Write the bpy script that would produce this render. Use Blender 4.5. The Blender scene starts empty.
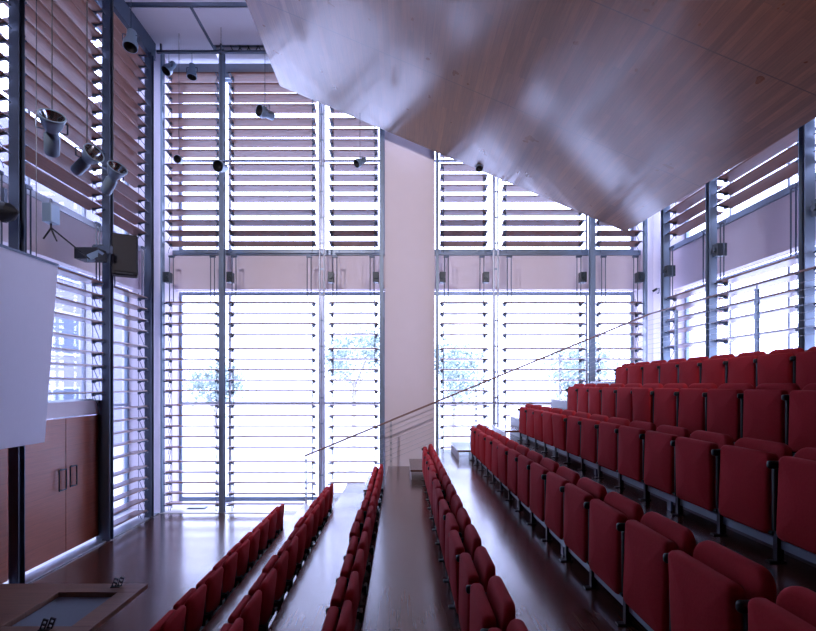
import bpy, bmesh, math, random
from mathutils import Vector, Matrix, Euler
random.seed(7)
S = bpy.context.scene
COL = S.collection
H = 3.284            # eye height above the stage floor
F = 470.0
PI = math.pi

# ------------------------------------------------------------------ materials
def new_mat(name):
    m = bpy.data.materials.new(name); m.use_nodes = True
    nt = m.node_tree
    return m, nt, nt.nodes['Principled BSDF']
def plain(name, col, rough=.5, metal=0, coat=0, noise=0.0, nscale=8, bump=0.0, spec=.5, sheen=0):
    m, nt, b = new_mat(name)
    b.inputs['Base Color'].default_value = (*col, 1)
    b.inputs['Roughness'].default_value = rough
    b.inputs['Metallic'].default_value = metal
    b.inputs['Coat Weight'].default_value = coat
    b.inputs['Specular IOR Level'].default_value = spec
    if sheen:
        b.inputs['Sheen Weight'].default_value = sheen
        b.inputs['Sheen Roughness'].default_value = .4
        b.inputs['Sheen Tint'].default_value = (*[min(1, c * 2 + .1) for c in col], 1)
    if noise or bump:
        tc = nt.nodes.new('ShaderNodeTexCoord'); n = nt.nodes.new('ShaderNodeTexNoise')
        n.inputs['Scale'].default_value = nscale; n.inputs['Detail'].default_value = 5
        nt.links.new(tc.outputs['Object'], n.inputs['Vector'])
        if noise:
            mx = nt.nodes.new('ShaderNodeMix'); mx.data_type = 'RGBA'
            mx.inputs[6].default_value = (*[c * (1 - noise) for c in col], 1)
            mx.inputs[7].default_value = (*[min(1, c * (1 + noise)) for c in col], 1)
            nt.links.new(n.outputs['Fac'], mx.inputs[0]); nt.links.new(mx.outputs[2], b.inputs['Base Color'])
        if bump:
            bp = nt.nodes.new('ShaderNodeBump'); bp.inputs['Strength'].default_value = bump
            bp.inputs['Distance'].default_value = .01
            nt.links.new(n.outputs['Fac'], bp.inputs['Height']); nt.links.new(bp.outputs[0], b.inputs['Normal'])
    return m
def wood(name, c1, c2, axis='Y', plank=(.14, 1.8), rough=.3, coat=.0, gap=.35, grain=1.0, gapsize=.004, bump=.08, flip=False, seams=None, rvar=.1, blotch=0):
    """planked wood running along `axis`; object coordinates are metres"""
    m, nt, b = new_mat(name)
    N, L = nt.nodes.new, nt.links.new
    tc = N('ShaderNodeTexCoord'); sep = N('ShaderNodeSeparateXYZ'); L(tc.outputs['Object'], sep.inputs[0])
    comb = N('ShaderNodeCombineXYZ')
    along, across = {'Y': ('Y', 'X'), 'X': ('X', 'Y'), 'YZ': ('Y', 'Z'), 'ZY': ('Z', 'Y')}[axis]
    L(sep.outputs[along], comb.inputs['X']); L(sep.outputs[across], comb.inputs['Y'])
    br = N('ShaderNodeTexBrick'); L(comb.outputs[0], br.inputs['Vector'])
    br.inputs['Scale'].default_value = 1; br.inputs['Mortar Size'].default_value = gapsize
    br.inputs['Brick Width'].default_value = plank[1]; br.inputs['Row Height'].default_value = plank[0]
    br.inputs['Mortar Smooth'].default_value = .2; br.inputs['Bias'].default_value = 0
    br.offset = .37; br.offset_frequency = 2
    br.inputs['Color1'].default_value = (*c1, 1); br.inputs['Color2'].default_value = (*c2, 1)
    br.inputs['Mortar'].default_value = (*[c * gap for c in c1], 1)
    mp = N('ShaderNodeMapping'); L(comb.outputs[0], mp.inputs[0]); mp.inputs['Scale'].default_value = (1.2, 26, 1)
    ns = N('ShaderNodeTexNoise'); ns.inputs['Scale'].default_value = 1.6; ns.inputs['Detail'].default_value = 7 if grain > .6 else 2.5
    ns.inputs['Roughness'].default_value = .65; L(mp.outputs[0], ns.inputs['Vector'])
    cr = N('ShaderNodeMapRange'); cr.inputs[1].default_value = .25; cr.inputs[2].default_value = .75
    cr.inputs[3].default_value = 1 - .45 * grain; cr.inputs[4].default_value = 1 + .35 * grain
    L(ns.outputs['Fac'], cr.inputs[0])
    mul = N('ShaderNodeMix'); mul.data_type = 'RGBA'; mul.blend_type = 'MULTIPLY'; mul.inputs[0].default_value = 1
    L(br.outputs['Color'], mul.inputs[6]); L(cr.outputs[0], mul.inputs[7])
    out = mul.outputs[2]
    if seams:
        # broad panel joints across the planks, every seams[0] metres starting at seams[1]
        s1 = N('ShaderNodeMath'); s1.operation = 'SUBTRACT'; s1.inputs[1].default_value = seams[1]; L(sep.outputs[along], s1.inputs[0])
        s2 = N('ShaderNodeMath'); s2.operation = 'PINGPONG'; s2.inputs[1].default_value = seams[0] / 2; L(s1.outputs[0], s2.inputs[0])
        s3 = N('ShaderNodeMath'); s3.operation = 'LESS_THAN'; s3.inputs[1].default_value = .009; L(s2.outputs[0], s3.inputs[0])
        m2 = N('ShaderNodeMix'); m2.data_type = 'RGBA'; L(s3.outputs[0], m2.inputs[0]); L(out, m2.inputs[6])
        m2.inputs[7].default_value = (*[c * .3 for c in c1], 1); out = m2.outputs[2]
    L(out, b.inputs['Base Color'])
    n2 = N('ShaderNodeTexNoise'); n2.inputs['Scale'].default_value = 3; L(tc.outputs['Object'], n2.inputs['Vector'])
    rr = N('ShaderNodeMapRange'); rr.inputs[3].default_value = rough - rvar / 2; rr.inputs[4].default_value = rough + rvar / 2
    L(n2.outputs['Fac'], rr.inputs[0]); L(rr.outputs[0], b.inputs['Roughness'])
    b.inputs['Coat Weight'].default_value = coat; b.inputs['Coat Roughness'].default_value = .16
    bp = N('ShaderNodeBump'); bp.inputs['Strength'].default_value = bump; bp.inputs['Distance'].default_value = .004
    inv = N('ShaderNodeMath'); inv.operation = 'SUBTRACT'; inv.inputs[0].default_value = 1; L(br.outputs['Fac'], inv.inputs[1])
    L(inv.outputs[0], bp.inputs['Height']); L(bp.outputs[0], b.inputs['Normal'])
    return m
M = {}
M['seat'] = plain('red_wool', (.36, .019, .026), .9, noise=.14, nscale=60, bump=.12, spec=.15, sheen=.08)
M['black'] = plain('black_plastic', (.012, .013, .016), .5, spec=.3)
M['blackmetal'] = plain('black_metal', (.03, .035, .045), .35, metal=.6)
M['steel'] = plain('blue_grey_steel', (.22, .29, .37), .38, metal=.3, noise=.08, nscale=5)
M['steel_dark'] = plain('dark_steel', (.075, .10, .145), .4, metal=.4)
M['motor'] = plain('motor_dark', (.035, .05, .06), .4, metal=.3)
M['galv'] = plain('pale_galvanised', (.42, .46, .52), .3, metal=.5, noise=.08, nscale=12)
M['white'] = plain('white_plaster', (.80, .74, .79), .75, noise=.03, nscale=3)
M['screen'] = plain('screen_white', (.62, .62, .72), .8, noise=.02)
M['sill'] = plain('pale_sill', (.80, .82, .84), .35, noise=.04, nscale=2)
M['ceil'] = plain('ceiling_white', (.74, .74, .80), .8, noise=.03, nscale=2)
M['riser'] = plain('dark_riser', (.07, .06, .08), .4, noise=.06)
M['stepside'] = plain('glare_pale_step', (.45, .46, .52), .4, noise=.06)  # window glare on the half step sides is put into this pale tone
M['ceilwood'] = wood('soffit_wood', (.225, .090, .046), (.15, .058, .030), 'Y', (.105, 2.65), rough=.30, coat=.8, gap=.6, seams=(2.65, 8.77), grain=.9, rvar=.12)
M['floor'] = wood('floor_wood', (.130, .055, .040), (.090, .038, .029), 'Y', (.10, 1.3), rough=.24, coat=.5, gap=.8, grain=.3, gapsize=.002, rvar=.06, bump=.02)
M['stage'] = wood('stage_wood', (.135, .055, .036), (.095, .040, .028), 'X', (.09, 1.1), rough=.22, coat=.6, gap=.65, grain=.5, gapsize=.002, rvar=.06, bump=.02)
M['doorwood'] = wood('door_wood', (.36, .075, .028), (.30, .060, .024), 'YZ', (.42, 3.0), rough=.36, gap=.55, grain=.5, gapsize=.003)
M['darkwood'] = wood('dark_wood', (.14, .06, .038), (.11, .048, .03), 'YZ', (.4, 2.4), rough=.4, gap=.6)
M['tablewood'] = wood('table_wood', (.22, .115, .075), (.18, .09, .06), 'X', (.3, 3), rough=.35, gap=.8, grain=.7)
M['inlay'] = plain('grey_cloth', (.16, .20, .25), .7, noise=.06, nscale=20)
M['blade'] = wood('louvre_wood', (.27, .125, .085), (.22, .10, .068), 'X', (.6, 6), rough=.3, coat=.5, gap=.9, grain=.8, gapsize=.001)
M['ground'] = plain('pale_paving', (.62, .64, .66), .8, noise=.1, nscale=.6)
M['leaf'] = plain('leaf_green', (.30, .38, .33), .6, noise=.2, nscale=3)
M['bark'] = plain('bark', (.36, .33, .33), .9, noise=.3, nscale=8)
M['chrome'] = plain('reflector_chrome', (.75, .78, .82), .12, metal=1)
M['lampbody'] = plain('lamp_blue_grey', (.20, .28, .36), .35, metal=.3)
M['rail'] = plain('rail_wood', (.22, .13, .11), .35)
M['building'] = plain('pale_render', (.55, .56, .62), .8, noise=.05)
def glass_mat():
    m = bpy.data.materials.new('window_glass'); m.use_nodes = True
    nt = m.node_tree; nt.nodes.clear(); N, L = nt.nodes.new, nt.links.new
    o = N('ShaderNodeOutputMaterial'); mx = N('ShaderNodeMixShader'); t = N('ShaderNodeBsdfTransparent'); g = N('ShaderNodeBsdfGlossy')
    t.inputs[0].default_value = (.93, .96, .98, 1); g.inputs['Roughness'].default_value = .02
    fr = N('ShaderNodeFresnel'); fr.inputs[0].default_value = 1.45
    ml = N('ShaderNodeMath'); ml.operation = 'MULTIPLY'; ml.inputs[1].default_value = .3; L(fr.outputs[0], ml.inputs[0]); L(ml.outputs[0], mx.inputs[0]); L(t.outputs[0], mx.inputs[1]); L(g.outputs[0], mx.inputs[2]); L(mx.outputs[0], o.inputs[0])
    return m
M['glass'] = glass_mat()

# ------------------------------------------------------------------ mesh helpers
def box(bm, x0, x1, y0, y1, z0, z1, mat=None, bevel=0, seg=2):
    r = bmesh.ops.create_cube(bm, size=1)
    vs = r['verts']
    for v in vs:
        v.co = Vector(((x0 + x1) / 2 + v.co.x * (x1 - x0), (y0 + y1) / 2 + v.co.y * (y1 - y0), (z0 + z1) / 2 + v.co.z * (z1 - z0)))
    if bevel:
        es = list({e for v in vs for e in v.link_edges})
        rr = bmesh.ops.bevel(bm, geom=es, offset=bevel, segments=seg, affect='EDGES', profile=.5)
        vs = list({v for f in rr['faces'] for v in f.verts} | {v for v in vs if v.is_valid})
    if mat is not None:
        for v in vs: v.co = mat @ v.co
    return vs
def tube(bm, a, b, r, n=10, r2=None, cap=True):
    a, b = Vector(a), Vector(b); d = b - a
    if d.length < 1e-6: return
    rot = d.to_track_quat('Z', 'Y').to_matrix().to_4x4()
    mt = Matrix.Translation((a + b) / 2) @ rot
    bmesh.ops.create_cone(bm, cap_ends=cap, segments=n, radius1=r, radius2=r if r2 is None else r2, depth=d.length, matrix=mt)
def lathe(bm, prof, n=24, mat=None):
    """prof = [(r, z)] revolved about local z"""
    rings = []
    for r, z in prof:
        ring = []
        for i in range(n):
            a = 2 * PI * i / n
            v = Vector((r * math.cos(a), r * math.sin(a), z))
            ring.append(bm.verts.new(mat @ v if mat is not None else v))
        rings.append(ring)
    for k in range(len(rings) - 1):
        for i in range(n):
            j = (i + 1) % n
            bm.faces.new((rings[k][i], rings[k][j], rings[k + 1][j], rings[k + 1][i]))
def me(bm, name, smooth=False):
    bmesh.ops.recalc_face_normals(bm, faces=bm.faces)
    m = bpy.data.meshes.new(name); bm.to_mesh(m); bm.free()
    if smooth:
        for p in m.polygons: p.use_smooth = True
        try: m.set_sharp_from_angle(angle=math.radians(40))
        except Exception: pass
    return m
def obj(name, mesh, mat, parent=None, smooth=False, loc=None, rot=None):
    if isinstance(mesh, bmesh.types.BMesh): mesh = me(mesh, name, smooth)
    if mat is not None and not mesh.materials: mesh.materials.append(mat)
    o = bpy.data.objects.new(name, mesh); COL.objects.link(o)
    if parent: o.parent = parent
    if loc: o.location = loc
    if rot: o.rotation_euler = rot
    return o
def struct(name, mesh, mat, parent=None, **k):
    o = obj(name, mesh, mat, parent, **k)
    o['kind'] = 'structure'
    return o
def thing(name, label, cat, loc=(0, 0, 0), rot=(0, 0, 0), group=None):
    o = bpy.data.objects.new(name, None); COL.objects.link(o)
    o.location = loc; o.rotation_euler = rot; o.empty_display_size = .1
    o['label'] = label; o['category'] = cat
    if group: o['group'] = group
    return o
def tag(o, label, cat, group=None):
    o['label'] = label; o['category'] = cat
    if group: o['group'] = group
    return o
def B(*a, **k):
    bm = bmesh.new(); box(bm, *a, **k); return bm
def P(px, py, Y):
    """world point seen at pixel (px, py) at depth Y (measured from the photograph)"""
    return Vector(((px - 401) / F * Y, Y, H + (384 - py) / F * Y))

# ------------------------------------------------------------------ key dimensions
YF = 12.0           # louvre line of the far wall
YG = 13.05          # outer glazing of the far wall
XL, XR = -6.15, 6.45
XLG, XRG = -7.15, 7.45
CZ = H + 8.5        # ceiling
YB = -3.5           # wall behind
YA = 11.6           # far edge of the raked floor
RISE = .418
def nos(k): return -.30 + (k - 4)
def fl(k): return H - 2.03 + RISE * (k - 4)
OFF = fl(1)          # ~ 0
FZ = fl(1)

# ------------------------------------------------------------------ floor / rake
struct('floor', B(XL + .0, nos(2), YB, YF - .08, FZ - .25, FZ), M['stage'])
for k in range(2, 9):
    z = fl(k)
    bm = B(nos(k), nos(k + 1) if k < 8 else 4.70, YB, YA, FZ - .25, z - .03)
    f = struct('floor', bm, M['riser'])
    bm = B(nos(k) - .025, (nos(k + 1) if k < 8 else 4.70) , YB, YA + .01, z - .03, z, bevel=.006)
    struct('floor', bm, M['floor'])
for x0, x1, z in ((4.70, 5.7, fl(9)), (5.7, XR, fl(10))):
    struct('floor', B(x0, x1, YB, YA, FZ - .25, z - .03), M['riser'])
    struct('floor', B(x0 - .025, x1, YB, YA + .01, z - .03, z, bevel=.006), M['floor'])
# pale floor of the cavity between louvres and outer glazing
struct('floor', B(XLG - .1, XRG + .1, YF - .08, YG + .1, FZ - .25, FZ + .012), M['sill'])
struct('floor', B(XLG - .1, XL, YB, YF - .08, FZ - .25, FZ + .012), M['sill'])
struct('floor', B(XR, XRG + .1, YB, YF - .08, FZ - .25, FZ + .012), M['sill'])
# half steps in the aisle by the window
ordn = ['', 'first', 'second', 'third', 'fourth', 'fifth', 'sixth', 'seventh', 'eighth', 'ninth', 'tenth', 'eleventh', 'twelfth', 'thirteenth', 'fourteenth', 'fifteenth', 'sixteenth', 'seventeenth']
for k in range(1, 9):
    x0, x1 = nos(k + 1) - .5, nos(k + 1) - .027
    if k == 8: x0, x1 = 4.2, 4.67
    z = fl(k)
    where = {3: 'low pale half step beside the far end of the third row', 4: 'low pale half step at the far end of the central walkway',
             5: 'low pale half step in front of the window, past the fifth row'}.get(k, 'low pale half step in the window aisle by the %s row' % ordn[k])
    t = thing('half_step', where, 'step', ((x0 + x1) / 2, 10.715, z), group='half steps in the window aisle')
    w = (x1 - x0) / 2
    obj('tread', B(-w, w, -.765, .72, RISE / 2 - .04, RISE / 2, bevel=.004), M['floor'], t)
    obj('side_panel', B(-w + .01, -w + .03, -.75, .70, .0, RISE / 2 - .04), M['stepside'], t)
    obj('side_panel', B(w - .03, w - .01, -.75, .70, .0, RISE / 2 - .04), M['stepside'], t)

# ------------------------------------------------------------------ ceilings
struct('ceiling', B(-4.70, XRG + .1, 10.62, 11.78, CZ, CZ + .2), M['ceil'])
struct('ceiling', B(XLG - .1, -4.78, 10.62, YG + .1, CZ, CZ + .2), M['ceil'])
struct('ceiling', B(-4.70, XRG + .1, 11.95, YG + .1, CZ, CZ + .2), M['ceil'])
struct('ceiling', B(XLG - .1, XRG + .1, YB, 10.46, CZ, CZ + .2), M['ceil'])
struct('trim_1', B(XLG - .1, XRG + .1, 10.44, 10.64, CZ + .02, CZ + .25), M['steel_dark'])
struct('trim_2', B(-4.79, -4.69, 10.6, YF, CZ + .015, CZ + .25), M['steel_dark'])
struct('trim_3', B(-4.7, XR, 11.77, 11.96, CZ + .06, CZ + .25), M['steel_dark'])
struct('trim_4', B(XL - .35, XL + .02, YB, 11.75, CZ - .42, CZ - .001), M['steel_dark'])
struct('trim_5', B(XR - .02, XR + .35, YB, 11.75, CZ - .42, CZ - .001), M['steel_dark'])
# sloping wooden soffit
bm = bmesh.new()
def sof(x, y, dz=0): return bm.verts.new((x, y, H + 6.04 - .422 * x + dz))
xr = lambda y: 5.49 + (11.5 - y) * .037
lo = [sof(-2.96, 11.5), sof(5.49, 11.5), sof(xr(YB), YB), sof(-2.96, YB)]
hi = [sof(-2.96, 11.5, .16), sof(5.49, 11.5, .16), sof(xr(YB), YB, .16), sof(-2.96, YB, .16)]
bm.faces.new(lo); bm.faces.new(hi[::-1])
for i in range(4): bm.faces.new((lo[i], lo[(i + 1) % 4], hi[(i + 1) % 4], hi[i]))
struct('ceiling', bm, M['ceilwood'])

# ------------------------------------------------------------------ walls
struct('wall_back', B(XLG - .3, XRG + .3, YB - .2, YB, FZ - .25, CZ + .2), M['darkwood'])
struct('wall_left', B(XLG - .2, XL - .12, YB, 5.1, FZ, CZ), M['darkwood'])
struct('wall_right', B(XR + .12, XRG + .2, YB, 5.1, FZ, CZ), M['darkwood'])
struct('wall_far', B(-.42, .86, YF + .06, YG + .15, FZ, CZ), M['white'])       # broad pier
struct('wall_far', B(XL - .26, XL + .01, YF - .02, YF + .3, FZ, CZ), M['white'])     # corner piers
struct('wall_far', B(XR - .02, XR + .26, YF - .02, YF + .3, FZ, CZ), M['white'])
struct('wall_far', B(XLG - .15, XL - .0, YF + .3, YG + .15, FZ, CZ), M['white'])
struct('wall_far', B(XR + .0, XRG + .15, YF + .3, YG + .15, FZ, CZ), M['white'])
# floor slab fronts, the pale band between the two tiers of louvres
b0, b1 = H + 2.56, H + 3.47
for x0, x1 in ((XL, -.42), (.86, XR)):
    struct('wall_far', B(x0, x1, YG - .35, YG - .05, b0, b1), M['white'])
    struct('trim_6', B(x0, x1, YG - .40, YG - .06, b1 + .002, b1 + .13), M['steel'])
    struct('trim_7', B(x0, x1, YF + .32, YF + .38, CZ - .47, CZ - .10), M['galv'])
struct('wall_left', B(XLG + .1, XLG + .30, 5.1, YF + .28, b0 - .1, b1), M['white'])
struct('trim_8', B(XLG + .06, XLG + .33, 5.1, YF + .28, b1 + .002, b1 + .13), M['galv'])
struct('wall_right', B(XRG - .35, XRG - .1, 5.1, YF + .28, b0 - .1, b1), M['white'])
struct('trim_9', B(XRG - .4, XRG - .06, 5.1, YF + .28, b1 + .002, b1 + .13), M['steel'])

# ------------------------------------------------------------------ outer glazing
wn = 0
def window(run, fixed, a0, a1, z0, z1, cols, rows):
    """run 'X' = pane across x at depth y=fixed, 'Y' = pane along y at x=fixed"""
    global wn
    wn += 1
    def bb(bm, a, b, t, c, d):
        if run == 'X': box(bm, a, b, fixed - t, fixed + t, c, d)
        else: box(bm, fixed - t, fixed + t, a, b, c, d)
    root = bpy.data.objects.new('window_%d' % wn, None); COL.objects.link(root); root['kind'] = 'structure'
    bm = bmesh.new()
    bb(bm, a0, a1, .035, z0, z0 + .14); bb(bm, a0, a1, .035, z1 - .1, z1)
    bb(bm, a0, a0 + .07, .035, z0 + .14, z1 - .1); bb(bm, a1 - .07, a1, .035, z0 + .14, z1 - .1)
    obj('window_frame', bm, M['steel'], root)
    bm = bmesh.new()
    for c in cols: bb(bm, c - .03, c + .03, .03, z0 + .14, z1 - .1)
    for r in rows: bb(bm, a0 + .07, a1 - .07, .026, r - .03, r + .03)
    if cols or rows: obj('glazing_bars', bm, M['galv'], root)
    bm = bmesh.new(); bb(bm, a0 + .03, a1 - .03, .006, z0 + .05, z1 - .05)
    obj('glass_pane', bm, M['glass'], root)
    return root
for a0, a1, cols in ((XL, -.42, (-4.75, -2.2)), (.86, XR, (2.6, 5.15))):
    window('X', YG + .02, a0, a1, FZ + .012, b0, cols, (H - .53,))
    window('X', YG + .02, a0, a1, b1 + .13, CZ, cols, (H + 6.2,))
for fx in (XLG, XRG):
    window('Y', fx, 5.1, YF + .28, FZ + .012, b0 - .1, (6.6, 8.15, 9.0, 10.6, 11.3), (H - .53,))
    window('Y', fx, 5.1, YF + .28, b1 + .13, CZ, (6.6, 8.15, 9.0, 10.6, 11.3), (H + 6.2,))

# ------------------------------------------------------------------ louvres
UP = [H + 3.65 + g * 1.167 + i * .270 for g in range(4) for i in range(4)]
LO = [H - 3.066 + g * 1.45 + i * .270 for g in range(4) for i in range(5) if (g, i) != (3, 4)]
DB = .33
blade_cache = {}
def blade_mesh(w):
    k = round(w, 3)
    if k not in blade_cache:
        bm = bmesh.new()
        # lens-shaped timber blade: 0 = room edge, DB = outer edge
        prof = [(0, -.006), (.03, -.013), (DB - .03, -.011), (DB, -.004), (DB, .004), (DB - .03, .011), (.03, .013), (0, .006)]
        L_ = [bm.verts.new((-w / 2, y, z)) for y, z in prof]; R_ = [bm.verts.new((w / 2, y, z)) for y, z in prof]
        bm.faces.new(L_); bm.faces.new(R_[::-1])
        for i in range(8): bm.faces.new((L_[i], L_[(i + 1) % 8], R_[(i + 1) % 8], R_[i]))
        m = me(bm, 'louvre_blade'); m.materials.append(M['blade']); blade_cache[k] = m
    return blade_cache[k]
def bracket_mesh(s):
    bm = bmesh.new()
    box(bm, -.012, .012, -.02, DB * .55, -.035, -.012)
    tube(bm, (s * .0, .0, -.025), (s * .09, .0, -.025), .010, 8)
    tube(bm, (s * -.02, DB * .5, -.03), (s * -.02, DB * .2, -.21), .007, 6)
    tube(bm, (s * -.02, DB * .2, -.21), (s * -.02, DB * .15, -.30), .006, 6)
    box(bm, -.03, .03, DB * .42, DB * .6, -.05, -.014)
    m = me(bm, 'pivot_bracket'); m.materials.append(M['steel_dark']); return m
BRK = {1: bracket_mesh(1), -1: bracket_mesh(-1)}
def rodmesh(h):
    bm = bmesh.new(); tube(bm, (0, 0, 0), (0, 0, h), .013, 8); m = me(bm, 'control_rod', True); m.materials.append(M['steel_dark']); return m
ROD = rodmesh(1.18)
def bank(name_lab, loc, rz, w, zs, tilt, upper, motor=None, group='', drop=None):
    """a bank of blades; local x along the wall, local y outward"""
    t = thing('louvre_bank', name_lab, 'louvres', (loc[0], loc[1], zs[0] - .1), (0, 0, rz), group)
    bmsh = blade_mesh(w)
    foot = 0 if drop is None else drop
    for z in zs:
        b = obj('louvre_blade', bmsh, None, t, loc=(0, 0, z - zs[0] + .1), rot=(-math.radians(tilt), 0, 0))
        if not upper: b.scale = (1, 1, 1.5)
        for s in (1, -1):
            obj('pivot_bracket', BRK[s], None, b, loc=(s * (w / 2 - .055), 0, 0))
    # slim uprights that carry the blade pivots
    for s in (1, -1):
        bm = bmesh.new(); tube(bm, (s * (w / 2 - .09), DB * .5, -.05 - foot), (s * (w / 2 - .09), DB * .5, zs[-1] - zs[0] + .2), .008, 6)
        obj('linkage_rod', bm, M['steel_dark'], t)
    if not upper:
        zt = zs[-1] - zs[0] + .1
        for s in (1, -1):
            for d in (.10, .20):
                obj('control_rod', ROD, None, t, loc=(s * (w / 2 - d), .02, zt - .02))
            bm = B(s * (w / 2 - .15) - .07, s * (w / 2 - .15) + .07, 0, .05, zt + 1.14, zt + 1.19)
            obj('rod_clamp', bm, M['steel_dark'], t)
        for mo in motor or ():
            mx_ = mo * (w / 2 - .05)
            bm = B(mx_ - .075, mx_ + .075, -.06, .14, zt + .50, zt + .76, bevel=.01)
            tube(bm, (mx_, -.055, zt + .63), (mx_, -.10, zt + .63), .05, 14)
            obj('motor_box', bm, M['motor'], t)
    return t
far = [(-6.02, -4.67, 'narrow', 'on the far wall beside the left corner', (-1,)), (-4.42, -2.2, 'wide', 'in the middle bay left of the white pier', (-1,)), (-1.84, -.59, 'narrow', 'right against the left side of the white pier', (-1, 1)),
       (1.01, 2.22, 'narrow', 'right against the right side of the white pier', (-1, 1)), (2.62, 4.70, 'wide', 'in the middle bay right of the white pier', (1,)), (5.03, 6.15, 'narrow', 'on the far wall beside the right corner', (1,))]
for x0, x1, wd, where, mot in far:
    c = (x0 + x1) / 2
    bank('%s upper bank of brown louvres %s' % (wd, where), (c, YF), 0, x1 - x0, UP, 9, True, group='upper louvre banks on the far wall')
    bank('%s lower bank of open louvres %s' % (wd, where), (c, YF), 0, x1 - x0, LO, 3, False, mot, 'lower louvre banks on the far wall')
def low(zmin): return [z for z in LO if z > zmin]
for (y0, y1, where, zmin, mot) in ((9.93, 11.40, 'nearest the far corner', -9, None), (7.63, 9.72, 'in the middle bay behind the loudspeaker and screen', H - .2, (1,)), (5.15, 7.36, 'at the left picture edge behind the screen', H - .2, None)):
    c = (y0 + y1) / 2
    bank('upper brown wooden louvres, left wall, %s' % where, (XL, c), PI / 2, y1 - y0, UP, 9, True, group='louvre banks on the left wall')
    bank('lower thin louvres, left wall, %s' % where, (XL, c), PI / 2, y1 - y0, low(zmin), 3, False, mot, 'louvre banks on the left wall')
for (y0, y1, where, mot) in ((9.86, 11.40, 'nearest the far corner', (-1,)), (7.60, 9.62, 'in the middle bay behind the top row', (-1,)), (5.15, 7.30, 'at the right picture edge', (-1,))):
    c = (y0 + y1) / 2
    bank('upper brown wooden louvres, right wall, %s' % where, (XR, c), -PI / 2, y1 - y0, UP, 9, True, group='louvre banks on the right wall')
    bank('lower thin louvres, right wall, %s' % where, (XR, c), -PI / 2, y1 - y0, [z for z in LO if z > fl(10) + .2], 6, False, mot, 'louvre banks on the right wall', .12)

# steel posts carrying the louvres
def post(lab, x, y, sx, sy, mat='steel', double=False, zb=None):
    t = thing('steel_post', lab, 'post', (x, y, FZ if zb is None else zb), group='steel louvre posts')
    h = CZ - (FZ if zb is None else zb)
    if double:
        for s in (-1, 1):
            bm = bmesh.new(); tube(bm, (s * .055, 0, 0), (s * .055, 0, h), .026, 12)
            obj('tube', bm, M['galv'], t, smooth=True)
        for i in range(18):
            z = .3 + i * (h - .6) / 17
            obj('spacer', B(-.05, .05, -.012, .012, z - .02, z + .02), M['steel'], t)
    else:
        bm = bmesh.new()     # I-section
        box(bm, -sx / 2, sx / 2, -sy / 2, -sy / 2 + .014, 0, h); box(bm, -sx / 2, sx / 2, sy / 2 - .014, sy / 2, 0, h)
        box(bm, -.012, .012, -sy / 2 + .014, sy / 2 - .014, 0, h)
        obj('post_shaft', bm, M[mat], t)
    obj('base_plate', B(-max(sx, .1 if double else 0) / 2 - .008, max(sx, .1 if double else 0) / 2 + .008, -.07, .07, .013, .03), M['steel'], t)
    return t
post('blue-grey steel post at the far left corner beside the narrow louvres', -6.088, YF, .05, .12)
post('blue-grey steel post between narrow and wide louvres left of the pier', -4.56, YF - .02, .13, .12)
post('pair of pale steel tubes between louvre bays left of the white pier', -2.02, YF, .1, .1, double=True)
post('blue-grey steel post along the left edge of the white pier', -.495, YF, .10, .12)
post('blue-grey steel post along the right edge of the white pier', .925, YF, .07, .12)
post('pair of pale steel tubes between louvre bays right of the white pier', 2.42, YF, .1, .1, double=True)
post('blue-grey steel post rising behind the end of the top rows', 4.87, YF - .02, .13, .12)
post('blue-grey steel post at the far right corner', 6.232, YF, .06, .12)
def side_post(lab, x, y, sgn):
    t = thing('steel_post', lab, 'post', (x, y, FZ + .012), group='steel louvre posts')
    h = CZ - FZ - .43
    bm = bmesh.new()
    box(bm, -.08, .08, -.065, -.053, 0, h); box(bm, -.08, .08, .053, .065, 0, h); box(bm, -.008, .008, -.053, .053, 0, h)
    obj('post_shaft', bm, M['steel_dark'] if sgn < 0 else M['steel'], t)
    return t
side_post('dark steel post on the left wall by the far corner', XL - .02, 11.52, -1)
side_post('dark steel post on the left wall carrying the loudspeaker arm', XL + .02, 9.83, -1)
side_post('dark steel post at the left edge above the white screen', XL + .02, 7.50, -1)
side_post('blue-grey steel post on the right wall nearest the far corner', XR + .02, 11.50, 1)
side_post('blue-grey steel post in the middle of the right louvre wall', XR - .02, 9.74, 1)
side_post('thick blue-grey steel post at the right edge of the picture', XR - .02, 7.45, 1)

# ------------------------------------------------------------------ left wall doors and panels
XD = -6.36
for n, (y0, y1, hy) in enumerate(((7.64, 8.915, 8.60), (8.925, 9.88, 8.86))):
    d = struct('door_%d' % (n + 1), B(XD - .05, XD, y0, y1, FZ + .10, H - .65, bevel=.004), M['doorwood'])
    bm = bmesh.new()
    yc = 8.77 if n == 0 else 9.06
    z0, z1 = (H - 1.98, H - 1.60) if n == 0 else (H - 1.96, H - 1.58)
    for (a, b) in (((XD + .05, yc - .09, z0), (XD + .05, yc - .09, z1)), ((XD + .05, yc + .09, z0), (XD + .05, yc + .09, z1)),
                   ((XD + .05, yc - .09, z0), (XD + .05, yc + .09, z0)), ((XD + .05, yc - .09, z1), (XD + .05, yc + .09, z1)),
                   ((XD + .05, yc, z0), (XD, yc, z0)), ((XD + .05, yc, z1), (XD, yc, z1))):
        tube(bm, a, b, .012, 8)
    obj('door_handle', bm, M['blackmetal'], d)
struct('wall_left', B(XD - .05, XD, 7.64, 9.88, H - .63, H - .34), M['white'])
struct('wall_left', B(XD - .05, XD, 5.1, 7.60, FZ + .10, H - .34), M['doorwood'])
struct('trim_10', B(XD - .05, XL - .09, 9.882, 9.90, FZ + .012, H - .34), M['steel_dark'])
struct('trim_11', B(XD - .06, XD + .02, 5.1, 9.90, H - .34, H - .30), M['galv'])
struct('trim_12', B(XL - .25, XL + .02, 5.1, YF - .1, FZ + .012, FZ + .03), M['galv'])

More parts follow.
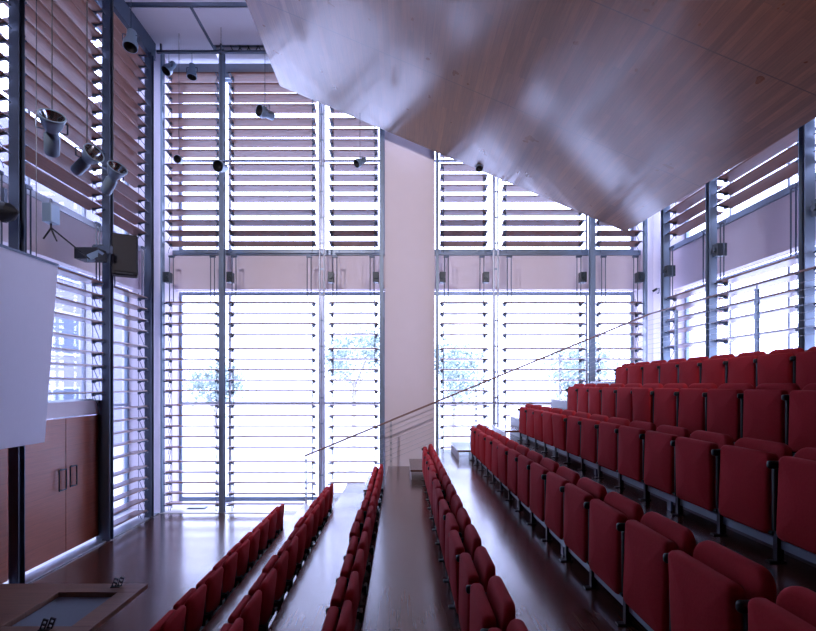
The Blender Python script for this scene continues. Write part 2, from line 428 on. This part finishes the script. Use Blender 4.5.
# ------------------------------------------------------------------ seats
def cushion(w, h, th, rt, rb, bulge_f, bulge_b, z0, edge=.03):
    """upholstered slab: width along y, thickness along x (front at -x), rounded outline, domed faces"""
    bm = bmesh.new()
    def outline(ins):
        pts = []
        hw = w / 2 - ins
        rT, rB = max(rt - ins, .008), max(rb - ins, .008)
        for cx, cz, r, a0 in ((hw - rT, h - ins - rT, rT, 0), (-hw + rT, h - ins - rT, rT, 90), (-hw + rB, ins + rB, rB, 180), (hw - rB, ins + rB, rB, 270)):
            for i in range(7):
                a = math.radians(a0 + i * 15)
                pts.append((cx + r * math.cos(a), cz + r * math.sin(a)))
        return pts
    lay = []
    for i in range(5):      # front rounding
        a = math.radians(i * 22.5)
        lay.append((-th / 2 + edge * (1 - math.sin(a)), edge * (1 - math.cos(a)) if False else edge * (1 - math.sin(a)) if False else 0))
    lay = []
    for i in range(5):
        a = math.radians(i * 22.5)
        lay.append((-th / 2 + edge * (1 - math.cos(a)), edge * (1 - math.sin(a))))
    for i in range(5):
        a = math.radians(90 - i * 22.5)
        lay.append((th / 2 - edge * (1 - math.cos(a)), edge * (1 - math.sin(a))))
    rings = []
    # domed cap rings in front and at the rear
    def ring(x, ins): return [bm.verts.new((x, p[0], p[1] + z0)) for p in outline(ins)]
    def scaled(x, s):
        return [bm.verts.new((x, p[0] * s, h / 2 + (p[1] - h / 2) * s + z0)) for p in outline(edge)]
    seq = [scaled(-th / 2 - bulge_f, .35), scaled(-th / 2 - bulge_f * .8, .6), scaled(-th / 2 - bulge_f * .35, .86)]
    seq += [ring(x, i) for x, i in lay]
    seq += [scaled(th / 2 + bulge_b * .35, .86), scaled(th / 2 + bulge_b * .8, .6), scaled(th / 2 + bulge_b, .35)]
    n = len(seq[0])
    for a, b in zip(seq, seq[1:]):
        for i in range(n): bm.faces.new((a[i], a[(i + 1) % n], b[(i + 1) % n], b[i]))
    bm.faces.new(seq[0]); bm.faces.new(seq[-1])
    return bm
bm = cushion(.500, .555, .082, .045, .05, .018, .004, 0, .03)
bmesh.ops.rotate(bm, verts=bm.verts, cent=(0, 0, 0), matrix=Matrix.Rotation(math.radians(1.5), 3, 'Y'))
PAD = me(bm, 'seat_pad'); [setattr(p, 'use_smooth', True) for p in PAD.polygons]; PAD.materials.append(M['seat'])
bm = cushion(.520, .56, .072, .095, .05, .010, .022, 0, .034)
for v in bm.verts:   # back: lean and a slight wrap in plan
    v.co.x += v.co.z * .12 - .25 * v.co.y ** 2
BACK = me(bm, 'backrest'); [setattr(p, 'use_smooth', True) for p in BACK.polygons]; BACK.materials.append(M['seat'])
bm = B(.015, .15, -.018, .018, .21, .63, bevel=.010)
PANEL = me(bm, 'side_panel'); PANEL.materials.append(M['black'])
bm = B(-.02, .10, -.022, .022, .625, .68, bevel=.018, seg=3)
ARM = me(bm, 'armrest', True); ARM.materials.append(M['black'])
bm = B(.0, .045, -.018, .018, .0, .22)
box(bm, -.05, .06, -.022, .022, 0, .012)
LEG = me(bm, 'leg'); LEG.materials.append(M['blackmetal'])
bm = bmesh.new()
box(bm, .12, .262, -.020, .000, .315, .36); box(bm, .12, .262, .03, .05, .315, .36); box(bm, .235, .262, -.02, .065, .28, .375)
BRACK = me(bm, 'wall_bracket'); BRACK.materials.append(M['blackmetal'])
bm = bmesh.new(); tube(bm, (.03, -.27, .19), (.03, .26, .19), .014, 8)
BAR = me(bm, 'hinge_bar', True); BAR.materials.append(M['blackmetal'])
def seat_x(k): return .455 + (k - 4) * (1.03 if k < 4 else 1.012)
def seat(k, i, y, proto=None):
    x = seat_x(k)
    row = {1: 'front row', 8: 'topmost row'}.get(k, '%s row up' % ordn[k])
    lab = 'red folded theatre seat, %s from the window end of the %s' % (ordn[i + 1], row)
    t = thing('theatre_seat', lab, 'seat', (x, y, fl(k)), (0, 0, 0), 'red tip-up seats in the eight rows')
    if random.random() < .2: pr = random.uniform(2, 5)
    else: pr = random.uniform(-1, 1)
    obj('seat_pad', PAD, None, t, loc=(.035, 0, .168), rot=(0, math.radians(-pr), 0))
    obj('backrest', BACK, None, t, loc=(.108, 0, .225))
    obj('side_panel', PANEL, None, t, loc=(0, -.282, 0))
    obj('armrest', ARM, None, t, loc=(0, -.282, 0))
    obj('leg', LEG, None, t, loc=(.03, -.282, 0))
    obj('hinge_bar', BAR, None, t)
    obj('wall_bracket', BRACK, None, t, loc=(-.04, -.282, 0))
    if i == 0:
        obj('side_panel', PANEL, None, t, loc=(0, .282, 0)); obj('armrest', ARM, None, t, loc=(0, .282, 0)); obj('leg', LEG, None, t, loc=(.03, .282, 0))
    return t
PITCH = .564; Y0 = 9.92
NS = {1: 10, 2: 11, 3: 13, 4: 14, 5: 15, 6: 14, 7: 12, 8: 10}
for k, n in NS.items():
    for i in range(n):
        seat(k, i, Y0 - PITCH / 2 - i * PITCH)

for k, n in NS.items():
    x = seat_x(k); L_ = n * PITCH
    row = {1: 'front row', 8: 'topmost row'}.get(k, '%s row up' % ordn[k])
    t = thing('support_beam', 'long pale steel beam running under the red seats of the %s' % row, 'beam', (x, Y0 - L_ / 2, fl(k)), group='steel beams under the seat rows')
    obj('beam_rail', B(.052, .078, -L_ / 2 + .02, L_ / 2 - .02, .095, .15), M['steel'], t)
    for q in range(n // 3 + 1):
        yy = L_ / 2 - .4 - q * 3 * PITCH
        if yy > -L_ / 2: obj('foot', B(.055, .075, yy - .03, yy + .03, 0, .095), M['steel_dark'], t)
# ------------------------------------------------------------------ stair handrail
YR = 11.5
def nose_z(x): return fl(4) + RISE * (x - nos(4))
def railz(x): return H - .75 * -0.0 + (-1.757 + .4115 * (x + 2.35))
xa, xb = -2.35, 6.09
t = thing('handrail', 'thin sloping wooden handrail with steel cables climbing past the far windows', 'railing', (xa, YR, FZ))
zb_ = railz(xb)
loc0 = Vector((xa, YR, FZ))
bm = bmesh.new(); tube(bm, Vector((xa, YR, railz(xa))) - loc0, Vector((xb, YR, zb_)) - loc0, .022, 10); tube(bm, Vector((xb, YR, zb_)) - loc0, Vector((xb, 4.8, zb_)) - loc0, .02, 10)
obj('top_rail', bm, M['rail'], t, smooth=True)
def rpost(x, y, zt):
    # foot stands on the tread below
    zf = FZ
    for k in range(1, 9):
        if x >= nos(k) - .02: zf = fl(k)
    if x >= 4.7: zf = fl(9)
    if x >= 5.7: zf = fl(10)
    l = Vector((x, y, 0)) - Vector((xa, YR, 0))
    bm = bmesh.new()
    box(bm, l.x - .025, l.x - .013, l.y - .03, l.y + .03, zf - FZ, zt - FZ - .09); box(bm, l.x + .013, l.x + .025, l.y - .03, l.y + .03, zf - FZ, zt - FZ - .09)
    for q in range(6): box(bm, l.x - .013, l.x + .013, l.y - .02, l.y + .02, zf - FZ + .12 + q * .15, zf - FZ + .16 + q * .15)
    tube(bm, (l.x, l.y, zt - FZ - .16), (l.x, l.y, zt - FZ - .01), .010, 8)
    obj('post', bm, M['galv'] if y > 11 else M['steel'], t)
for px in (306, 391, 476, 560, 645):
    x = (px - 401) / F * YR; rpost(x, YR, railz(x))
for y in (10.4, 8.04, 5.7): rpost(xb, y, zb_)
for q in range(8):
    dz = -.14 - q * .115
    bm = bmesh.new()
    a = Vector(((306 - 401) / F * YR, YR, 0)); a.z = railz(a.x) + dz
    b = Vector((xb - .1, YR, railz(xb - .1) + dz))
    tube(bm, a - loc0, b - loc0, .004, 6); tube(bm, b - loc0, Vector((xb, 4.8, b.z)) - loc0, .004, 6)
    obj('cable', bm, M['galv'], t)

# ------------------------------------------------------------------ projection screen
t = thing('projection_screen', 'large tilted white projection screen hanging at the left wall', 'screen', (-5.62, 7.5, H + .5))
bm = bmesh.new()
tp, bt = Vector((-5.49, 0, H + 1.88)), Vector((-5.70, 0, H - .93))
def sp(v, y, dx): return bm.verts.new((v.x + dx + 5.62, y - 7.5, v.z - H - .5))
A = [sp(tp, 7.52, 0), sp(bt, 7.52, 0), sp(bt, 4.6, 0), sp(tp, 4.6, 0)]
Bk = [sp(tp, 7.52, -.04), sp(bt, 7.52, -.04), sp(bt, 4.6, -.04), sp(tp, 4.6, -.04)]
bm.faces.new(A); bm.faces.new(Bk[::-1])
for i in range(4): bm.faces.new((A[i], A[(i + 1) % 4], Bk[(i + 1) % 4], Bk[i]))
obj('screen_panel', bm, M['screen'], t)
bm = bmesh.new(); box(bm, .10, .14, -2.92, .03, 1.38, 1.42)
obj('top_batten', bm, M['steel_dark'], t)
for y in (-.4, -2.2):
    bm = bmesh.new(); tube(bm, (.11, y, 1.4), (.11, y, CZ - H - .5), .006, 6)
    obj('hanging_wire', bm, M['blackmetal'], t)

# ------------------------------------------------------------------ table on the stage
TZ = FZ + .75
tY1 = 470 * (H - TZ) / 199.5
tX1 = -253 / 470 * tY1
t = thing('stage_table', 'low wooden table with a grey inset top at the front of the stage', 'table', (tX1 - 1.0, tY1 - .75, FZ))
ox, oy = tX1 - 1.0, tY1 - .75
fx0, fx1, fy0, fy1 = -5.3 - ox, tX1 - ox, 4.55 - oy, tY1 - oy
ix0, ix1, iy0, iy1 = -4.17 - ox, -3.45 - ox, 4.92 - oy, 5.72 - oy
for (a, b, c, e) in ((ix0 + .0, fx1, iy1, fy1), (ix0, fx1, fy0, iy0), (ix1, fx1, iy0, iy1)):
    box(bm2 := bmesh.new(), a, b, c, e, .69, .75, bevel=.004)
    obj('top_board', bm2, M['tablewood'], t)
obj('top_board', B(fx0, ix0 - .004, fy0, fy1, .69, .75, bevel=.004), M['tablewood'], t)
obj('inset_panel', B(ix0, ix1, iy0, iy1, .66, .69), M['inlay'], t)
obj('pedestal', B(-5.1 - ox, -4.35 - ox, 4.75 - oy, 5.75 - oy, 0, .60, bevel=.01), M['darkwood'], t)
obj('cross_beam', B(-5.1 - ox, -3.5 - ox, 5.1 - oy, 5.25 - oy, .60, .66), M['darkwood'], t)
def clip(px, py, lab):
    y = 470 * (H - TZ) / (py - 384); x = (px - 401) / 470 * y
    t = thing('desk_clip', lab, 'clip', (x, y, TZ), (0, 0, .1), 'black clips on the stage table')
    for i, dx in enumerate((-.03, .03)):
        bm = bmesh.new()
        mt = Matrix.Translation((dx, i * .02, .0)) @ Matrix.Rotation(math.radians(20), 4, 'Y')
        for z in (.0, .05, .10): box(bm, -.022, .022, -.008, .008, z, z + .018, mat=mt)
        box(bm, -.026, -.014, -.008, .008, .0, .118, mat=mt); box(bm, .014, .026, -.008, .008, .0, .118, mat=mt)
        obj('clip_plate', bm, M['black'], t)
    obj('clip_foot', B(-.06, .05, -.02, .04, 0, .01), M['black'], t)
clip(116, 587, 'black metal clip standing on the far edge of the stage table')
clip(45, 630, 'black metal clip on the near edge of the stage table')

# ------------------------------------------------------------------ loudspeaker
c = P(125, 256, 9.75)
t = thing('loudspeaker', 'black loudspeaker hanging on an arm from the left louvre post', 'speaker', (c.x, c.y, c.z), (0, 0, math.radians(30)))
bm = B(-.235, .235, -.15, .15, -.42, .42, bevel=.03, seg=3)
obj('cabinet', bm, M['black'], t)
obj('grille', B(-.21, .21, -.17, -.145, -.36, .38, bevel=.01), plain('grille_black', (.02, .02, .024), .7, noise=.4, nscale=90), t)
obj('port_trim', B(-.15, .15, -.165, -.145, -.405, -.375), M['blackmetal'], t)
bm = bmesh.new(); box(bm, -.12, .12, .152, .19, -.16, -.04)
obj('mounting_arm', bm, M['steel_dark'], t)

# control box, tilting arm and projector on the left
c = P(51, 214, 7.95); c.x = max(c.x, -5.95)
t = thing('control_box', 'small blue-grey control box hanging above the screen', 'box', tuple(c))
obj('housing', B(-.08, .08, -.1, .1, -.16, .16, bevel=.008), M['lampbody'], t)
bm = bmesh.new(); tube(bm, (0, 0, .16), (0, 0, .26), .02, 8); obj('stem', bm, M['steel_dark'], t)
bm = bmesh.new(); tube(bm, (0, 0, -.16), (.0, 0, -.26), .014, 8)
tube(bm, (0, 0, -.24), (-.13, 0, -.42), .014, 8); tube(bm, (0, 0, -.24), (.07, 0, -.40), .014, 8); tube(bm, (0.07, 0, -.40), (.10, 0, -.46), .012, 8)
obj('clamp', bm, M['black'], t)
a = P(50, 229, 7.95); b = P(78, 259, 8.9)
b.x = -5.9
bm = bmesh.new(); tube(bm, (0, 0, -.23), b - c, .013, 8); obj('brace', bm, M['black'], t)
c = P(93, 256, 9.3); c.x = -5.86; c = P(93, 256, 9.1)
t = thing('projector', 'small dark projector with a blue face bracketed to the left wall post', 'projector', tuple(c))
mt = Matrix.Rotation(math.radians(18), 4, 'X')
obj('housing', B(-.26, .18, -.16, .16, -.09, .13, bevel=.012), M['black'], t)
bm = bmesh.new(); v = [bm.verts.new(p) for p in ((.0, -.18, -.02), (.22, -.18, .07), (.22, .0, .05), (.02, .0, -.12), (.0, -.16, -.16), (.2, -.16, -.05))]
bm.faces.new((v[0], v[1], v[5], v[4])); bm.faces.new((v[1], v[2], v[3], v[5])) ; bm.faces.new((v[0], v[4], v[3])); bm.faces.new((v[4], v[5], v[3])); bm.faces.new((v[0], v[3], v[2], v[1]))
obj('lens_hood', bm, M['lampbody'], t)
obj('mounting_plate', B(-.10, .26, .12, .2, .09, .24), M['steel_dark'], t)
c = P(4, 212, 7.2)
t = thing('bracket_lamp', 'dark bracket lamp at the left edge just above the screen', 'lamp', tuple(c))
bm = bmesh.new(); tube(bm, (-.02, 0, 0), (.10, 0, 0), .16, 16, r2=.13); tube(bm, (.10, 0, 0), (.22, 0, 0), .13, 16, r2=.02)
obj('lamp_housing', bm, M['black'], t)
obj('mounting_arm', B(-.02, .03, -.03, .03, .1, .36), M['steel_dark'], t)

# ------------------------------------------------------------------ spotlights
def spot(px, py, Y, d, size, lab, hang=None, group='hanging spotlights', style='can'):
    """d = direction of the mouth; size = mouth diameter; hang = z of the support above"""
    c = P(px, py, Y)
    t = thing('spotlight', lab, 'spotlight', tuple(c), group=group)
    q = Vector(d).normalized().to_track_quat('Z', 'Y').to_matrix().to_4x4()
    R = size / 2; L_ = size * (1.75 if style == 'flare' else 1.5)
    bm = bmesh.new()
    if style == 'flare':
        lathe(bm, [(0.0, -L_ * .62), (R * .55, -L_ * .62), (R * .6, -L_ * .58), (R * .6, -L_ * .12), (R * .5, -L_ * .08), (R * .5, 0)], 24, q)
    else:
        lathe(bm, [(0.0, -L_ * .55), (R * .62, -L_ * .55), (R * .68, -L_ * .5), (R * .68, -L_ * .05), (R * .85, 0), (R * .85, L_ * .1)], 24, q)
    obj('lamp_body', bm, M['lampbody'], t, smooth=True)
    bm = bmesh.new()
    z0 = 0.0
    if style == 'flare': pr = [(R * .5, z0), (R * .72, z0 + L_ * .1), (R * .98, z0 + L_ * .33), (R * 1.04, z0 + L_ * .36), (R * 1.04, z0 + L_ * .40), (R * .93, z0 + L_ * .40)]
    else: pr = [(R * .85, L_ * .1), (R, L_ * .14), (R, L_ * .4), (R * .9, L_ * .4)]
    lathe(bm, pr, 28, q)
    obj('rim', bm, M['lampbody'], t, smooth=True)
    bm = bmesh.new()
    lathe(bm, [(R * .93, L_ * .385), (R * .75, L_ * .25), (R * .45, L_ * .10), (R * .2, L_ * .06), (0.001, L_ * .05)], 28, q)
    obj('reflector', bm, M['chrome'] if style == 'flare' else M['black'], t, smooth=True)
    if style == 'flare':
        bm = bmesh.new(); lathe(bm, [(.001, L_ * .22), (R * .15, L_ * .2), (R * .15, L_ * .05)], 14, q)
        obj('bulb_cap', bm, M['black'], t, smooth=True)
    bm = bmesh.new()
    for s in (-1, 1):
        p = q @ Vector((s * R * 1.12, 0, L_ * .0)); p2 = Vector((p.x, p.y, p.z + R * .9)) if abs(d[2]) < .8 else Vector((p.x, p.y, p.z + R * .9 + (0 if d[2] < 0 else R)))
        tube(bm, p, p2, R * .07, 8); tube(bm, q @ Vector((s * R * .6, 0, 0)), p, R * .06, 8)
        tube(bm, p2, (0, 0, p2.z), R * .07, 8)
    obj('yoke', bm, M['steel_dark'], t)
    if hang:
        bm = bmesh.new(); tube(bm, (0, 0, p2.z), (0, 0, hang - c.z), .006, 6)
        obj('cable', bm, M['black'], t)
    return t
CT = CZ
spot(52, 131, 5.6, (.45, -.6, .6), .27, 'large hanging lamp with upturned reflector, leftmost of three on the left', CT, style='flare')
spot(87, 160, 6.0, (.9, -.45, .38), .24, 'hanging reflector lamp, middle of the three by the left louvres', CT, style='flare')
spot(113, 177, 6.6, (.7, -.5, .58), .25, 'hanging reflector lamp tilted upwards, rightmost of three on the left', CT, style='flare')
spot(131, 41, 9.0, (.05, -.25, -1), .26, 'spotlight hanging from the white ceiling near the left wall', CT)
spot(169, 68, 11.75, (-.35, -.5, -.9), .25, 'spotlight clamped under the ceiling rail at the left end', CT - .23)
spot(192, 72, 11.75, (.0, -.1, -1), .24, 'spotlight pointing straight down from the ceiling rail', CT - .23)
spot(265, 113, 10.8, (-.62, -.85, -.12), .27, 'hanging spotlight facing left in front of the brown upper louvres', CT)
spot(179, 160, 11.4, (.1, -1, -.25), .19, 'small hanging spotlight before the narrow left louvres', CT)
spot(221, 167, 11.2, (-.1, -1, -.3), .27, 'hanging spotlight in front of the left steel post', CT)
spot(360, 162, 11.2, (-.7, -.5, -.6), .20, 'small hanging spotlight left of the white pier', CT)
spot(479, 166, 11.35, (0, -.5, -.8), .18, 'dark spotlight peeping below the wooden soffit', H + 6.04 - .422 * 1.9)
# rail that carries the clamped spotlights
t = thing('lighting_rail', 'thin dark lighting rail under the ceiling above the far left louvres', 'rail', (-4.5, 11.75, CZ - .20))
obj('rail_tube', B(-1.6, 2.2, -.03, .03, -.03, .03), M['steel_dark'], t)
for x in (-1.5, .0, 1.6): obj('hanger', B(x - .02, x + .02, -.02, .02, .03, .20), M['steel_dark'], t)
t = thing('cable_bundle', 'black cable loops hanging from the dark ceiling slot above the far louvres', 'cables', (-4.3, 11.80, CZ + .06))
obj('cable_clip', B(-.02, .95, -.02, .02, -.04, -.005), M['steel_dark'], t)
for x in (0, .22, .44, .7):
    bm = bmesh.new()
    pts = [Vector((x, .0, .03)), Vector((x + .03, .01, -.10)), Vector((x + .09, .03, -.20)), Vector((x + .17, .05, -.21)), Vector((x + .22, .1, -.05)), Vector((x + .22, .1, .03))]
    for a_, b_ in zip(pts, pts[1:]): tube(bm, a_, b_, .012, 6)
    obj('cable_loop', bm, M['black'], t)
# floor plate lying in the cavity and small camera on right pier
t = thing('floor_box', 'small flat floor box on the pale sill behind the left louvres', 'floor box', (P(197, 508, 12.4).x, 12.4, FZ + .012))
obj('box_lid', B(-.2, .22, -.09, .09, 0, .03, bevel=.005), M['steel'], t); obj('lid_frame', B(-.24, .26, -.12, .12, 0, .012), M['steel_dark'], t)
c = P(656, 291, 11.89)
t = thing('security_camera', 'tiny dark camera on a curved bracket on the right corner pier', 'camera', tuple(c))
bm = bmesh.new(); tube(bm, (-.12, -.08, -.02), (-.02, -.08, .04), .028, 10); obj('camera_body', bm, M['black'], t)
bm = bmesh.new(); tube(bm, (-.04, -.08, .03), (.06, -.04, .06), .01, 8); tube(bm, (.06, -.04, .06), (.09, .03, -.04), .01, 8); tube(bm, (.09, .03, -.04), (.09, .091, -.04), .014, 8); obj('bracket', bm, M['steel_dark'], t)

# ------------------------------------------------------------------ outdoors
struct('ground', B(-150, 150, -60, 160, FZ - .4, FZ - .26), M['ground'])
def tree(x, y, h, r, lab, seed):
    rnd = random.Random(seed)
    t = thing('tree', lab, 'tree', (x, y, FZ - .26), group='trees outside the windows')
    bm = bmesh.new(); tube(bm, (0, 0, 0), (0, 0, h * .5), .16, 10, r2=.10)
    tips = []
    for i in range(9):
        a = rnd.uniform(0, 2 * PI); e = Vector((math.cos(a) * r * .6, math.sin(a) * r * .6, h * rnd.uniform(.55, .9)))
        tube(bm, (0, 0, h * rnd.uniform(.3, .5)), e, .06, 6, r2=.02); tips.append(e)
    tips.append(Vector((0, 0, h * .9)))
    obj('trunk', bm, M['bark'], t)
    bm = bmesh.new()
    for i in range(2600):
        c0 = rnd.choice(tips); 
        v = Vector((rnd.gauss(0, 1), rnd.gauss(0, 1), rnd.gauss(0, 1))) * r * .26 + c0
        s = rnd.uniform(.09, .2); n1 = Vector((rnd.uniform(-1, 1), rnd.uniform(-1, 1), rnd.uniform(-1, 1))).normalized()
        n2 = n1.orthogonal().normalized(); n3 = n1.cross(n2)
        bm.faces.new([bm.verts.new(v + n2 * s), bm.verts.new(v + n3 * s * .5), bm.verts.new(v - n2 * s), bm.verts.new(v - n3 * s * .5)])
    obj('foliage', bm, M['leaf'], t)
tree(3.6, 32, 6.2, 2.2, 'pale leafy tree outside the window right of the white pier', 1)
tree(-3.4, 34, 7.5, 2.3, 'pale leafy tree outside the window just left of the white pier', 2)
tree(-13, 33, 4.6, 1.9, 'low pale tree outside the far left window bay', 3)
tree(11, 30, 6.0, 2.3, 'pale leafy tree outside the window behind the top rows', 4)

# added block beyond the left wall, cutting daylight from that side
t = thing('added_shade_block', 'plain grey block added outside the left wall to cut daylight', 'building', (-17, 8, FZ - .26))
bm = B(-4, 0, -26, 22, 0, 15); obj('facade', bm, plain('grey_render', (.20, .20, .26), .8, noise=.08, nscale=.5), t)
for i in range(9):
    for z in (1.2, 5.0, 8.8):
        f = obj('window_frame', B(.0, .06, -22 + i * 4.6, -20 + i * 4.6, z, z + 2.2), M['galv'], t)
        obj('window_pane', B(.06, .07, -21.9 + i * 4.6, -20.1 + i * 4.6, z + .1, z + 2.1), M['steel_dark'], f)
# ------------------------------------------------------------------ light
w = bpy.data.worlds.new('sky'); S.world = w; w.use_nodes = True
nt = w.node_tree; bg = nt.nodes['Background']
bg.inputs[0].default_value = (.59, .62, 1.0, 1); bg.inputs[1].default_value = 9.5

def wash(loc, aim, power, ang, lab, hang):  # added out-of-view fill lamp in a made-up housing, brightens the far wall
    c = Vector(loc); d = (Vector(aim) - c).normalized()
    t = thing('added_fill_light', lab, 'spotlight', loc)
    q = d.to_track_quat('Z', 'Y').to_matrix().to_4x4()
    bm = bmesh.new(); lathe(bm, [(.001, -.32), (.10, -.32), (.12, -.28), (.13, -.02), (.15, .02)], 20, q); obj('lamp_body', bm, M['lampbody'], t, smooth=True)
    bm = bmesh.new(); tube(bm, (0, 0, .05), (0, 0, hang - c.z), .02, 8); obj('stem', bm, M['steel_dark'], t)
    obj('ceiling_plate', B(-.1, .1, -.1, .1, hang - c.z - .03, hang - c.z), M['steel_dark'], t)
    ld = bpy.data.lights.new('added_fill_lamp', 'SPOT'); ld.energy = power; ld.spot_size = math.radians(ang); ld.spot_blend = .6; ld.shadow_soft_size = .3; ld.color = (1, .88, .98)
    lo_ = bpy.data.objects.new('added_fill_lamp', ld); COL.objects.link(lo_); lo_.location = c + d * .06; lo_.rotation_euler = d.to_track_quat('-Z', 'Y').to_euler()
wash((-3.7, .8, 9.6), (-1.5, 12, 5.4), 1700, 72, 'added unseen fill light hanging left of the wooden soffit near the camera', CZ)
wash((3.2, .8, 7.2), (2.4, 12, 5.0), 1000, 70, 'added unseen fill light under the wooden soffit near the camera', H + 6.04 - .422 * 3.2)
# ------------------------------------------------------------------ camera
cd = bpy.data.cameras.new('camera'); cam = bpy.data.objects.new('camera', cd); COL.objects.link(cam)
cam.location = (0, 0, H); cam.rotation_euler = (PI / 2, 0, 0)
cd.sensor_width = 36; cd.sensor_fit = 'HORIZONTAL'; cd.lens = F / 816 * 36
cd.shift_x = 7 / 816; cd.shift_y = 68.5 / 816
cd.clip_start = .05; cd.clip_end = 500
S.camera = cam
S.view_settings.view_transform = 'Standard'; S.view_settings.look = 'None'
S.view_settings.exposure = 0.15; S.view_settings.gamma = 1; S.view_settings.use_curve_mapping = False
S.cycles.use_denoising = True
S.cycles.max_bounces = 8; S.cycles.diffuse_bounces = 5; S.cycles.glossy_bounces = 4; S.cycles.transparent_max_bounces = 12
S.cycles.sample_clamp_indirect = 12
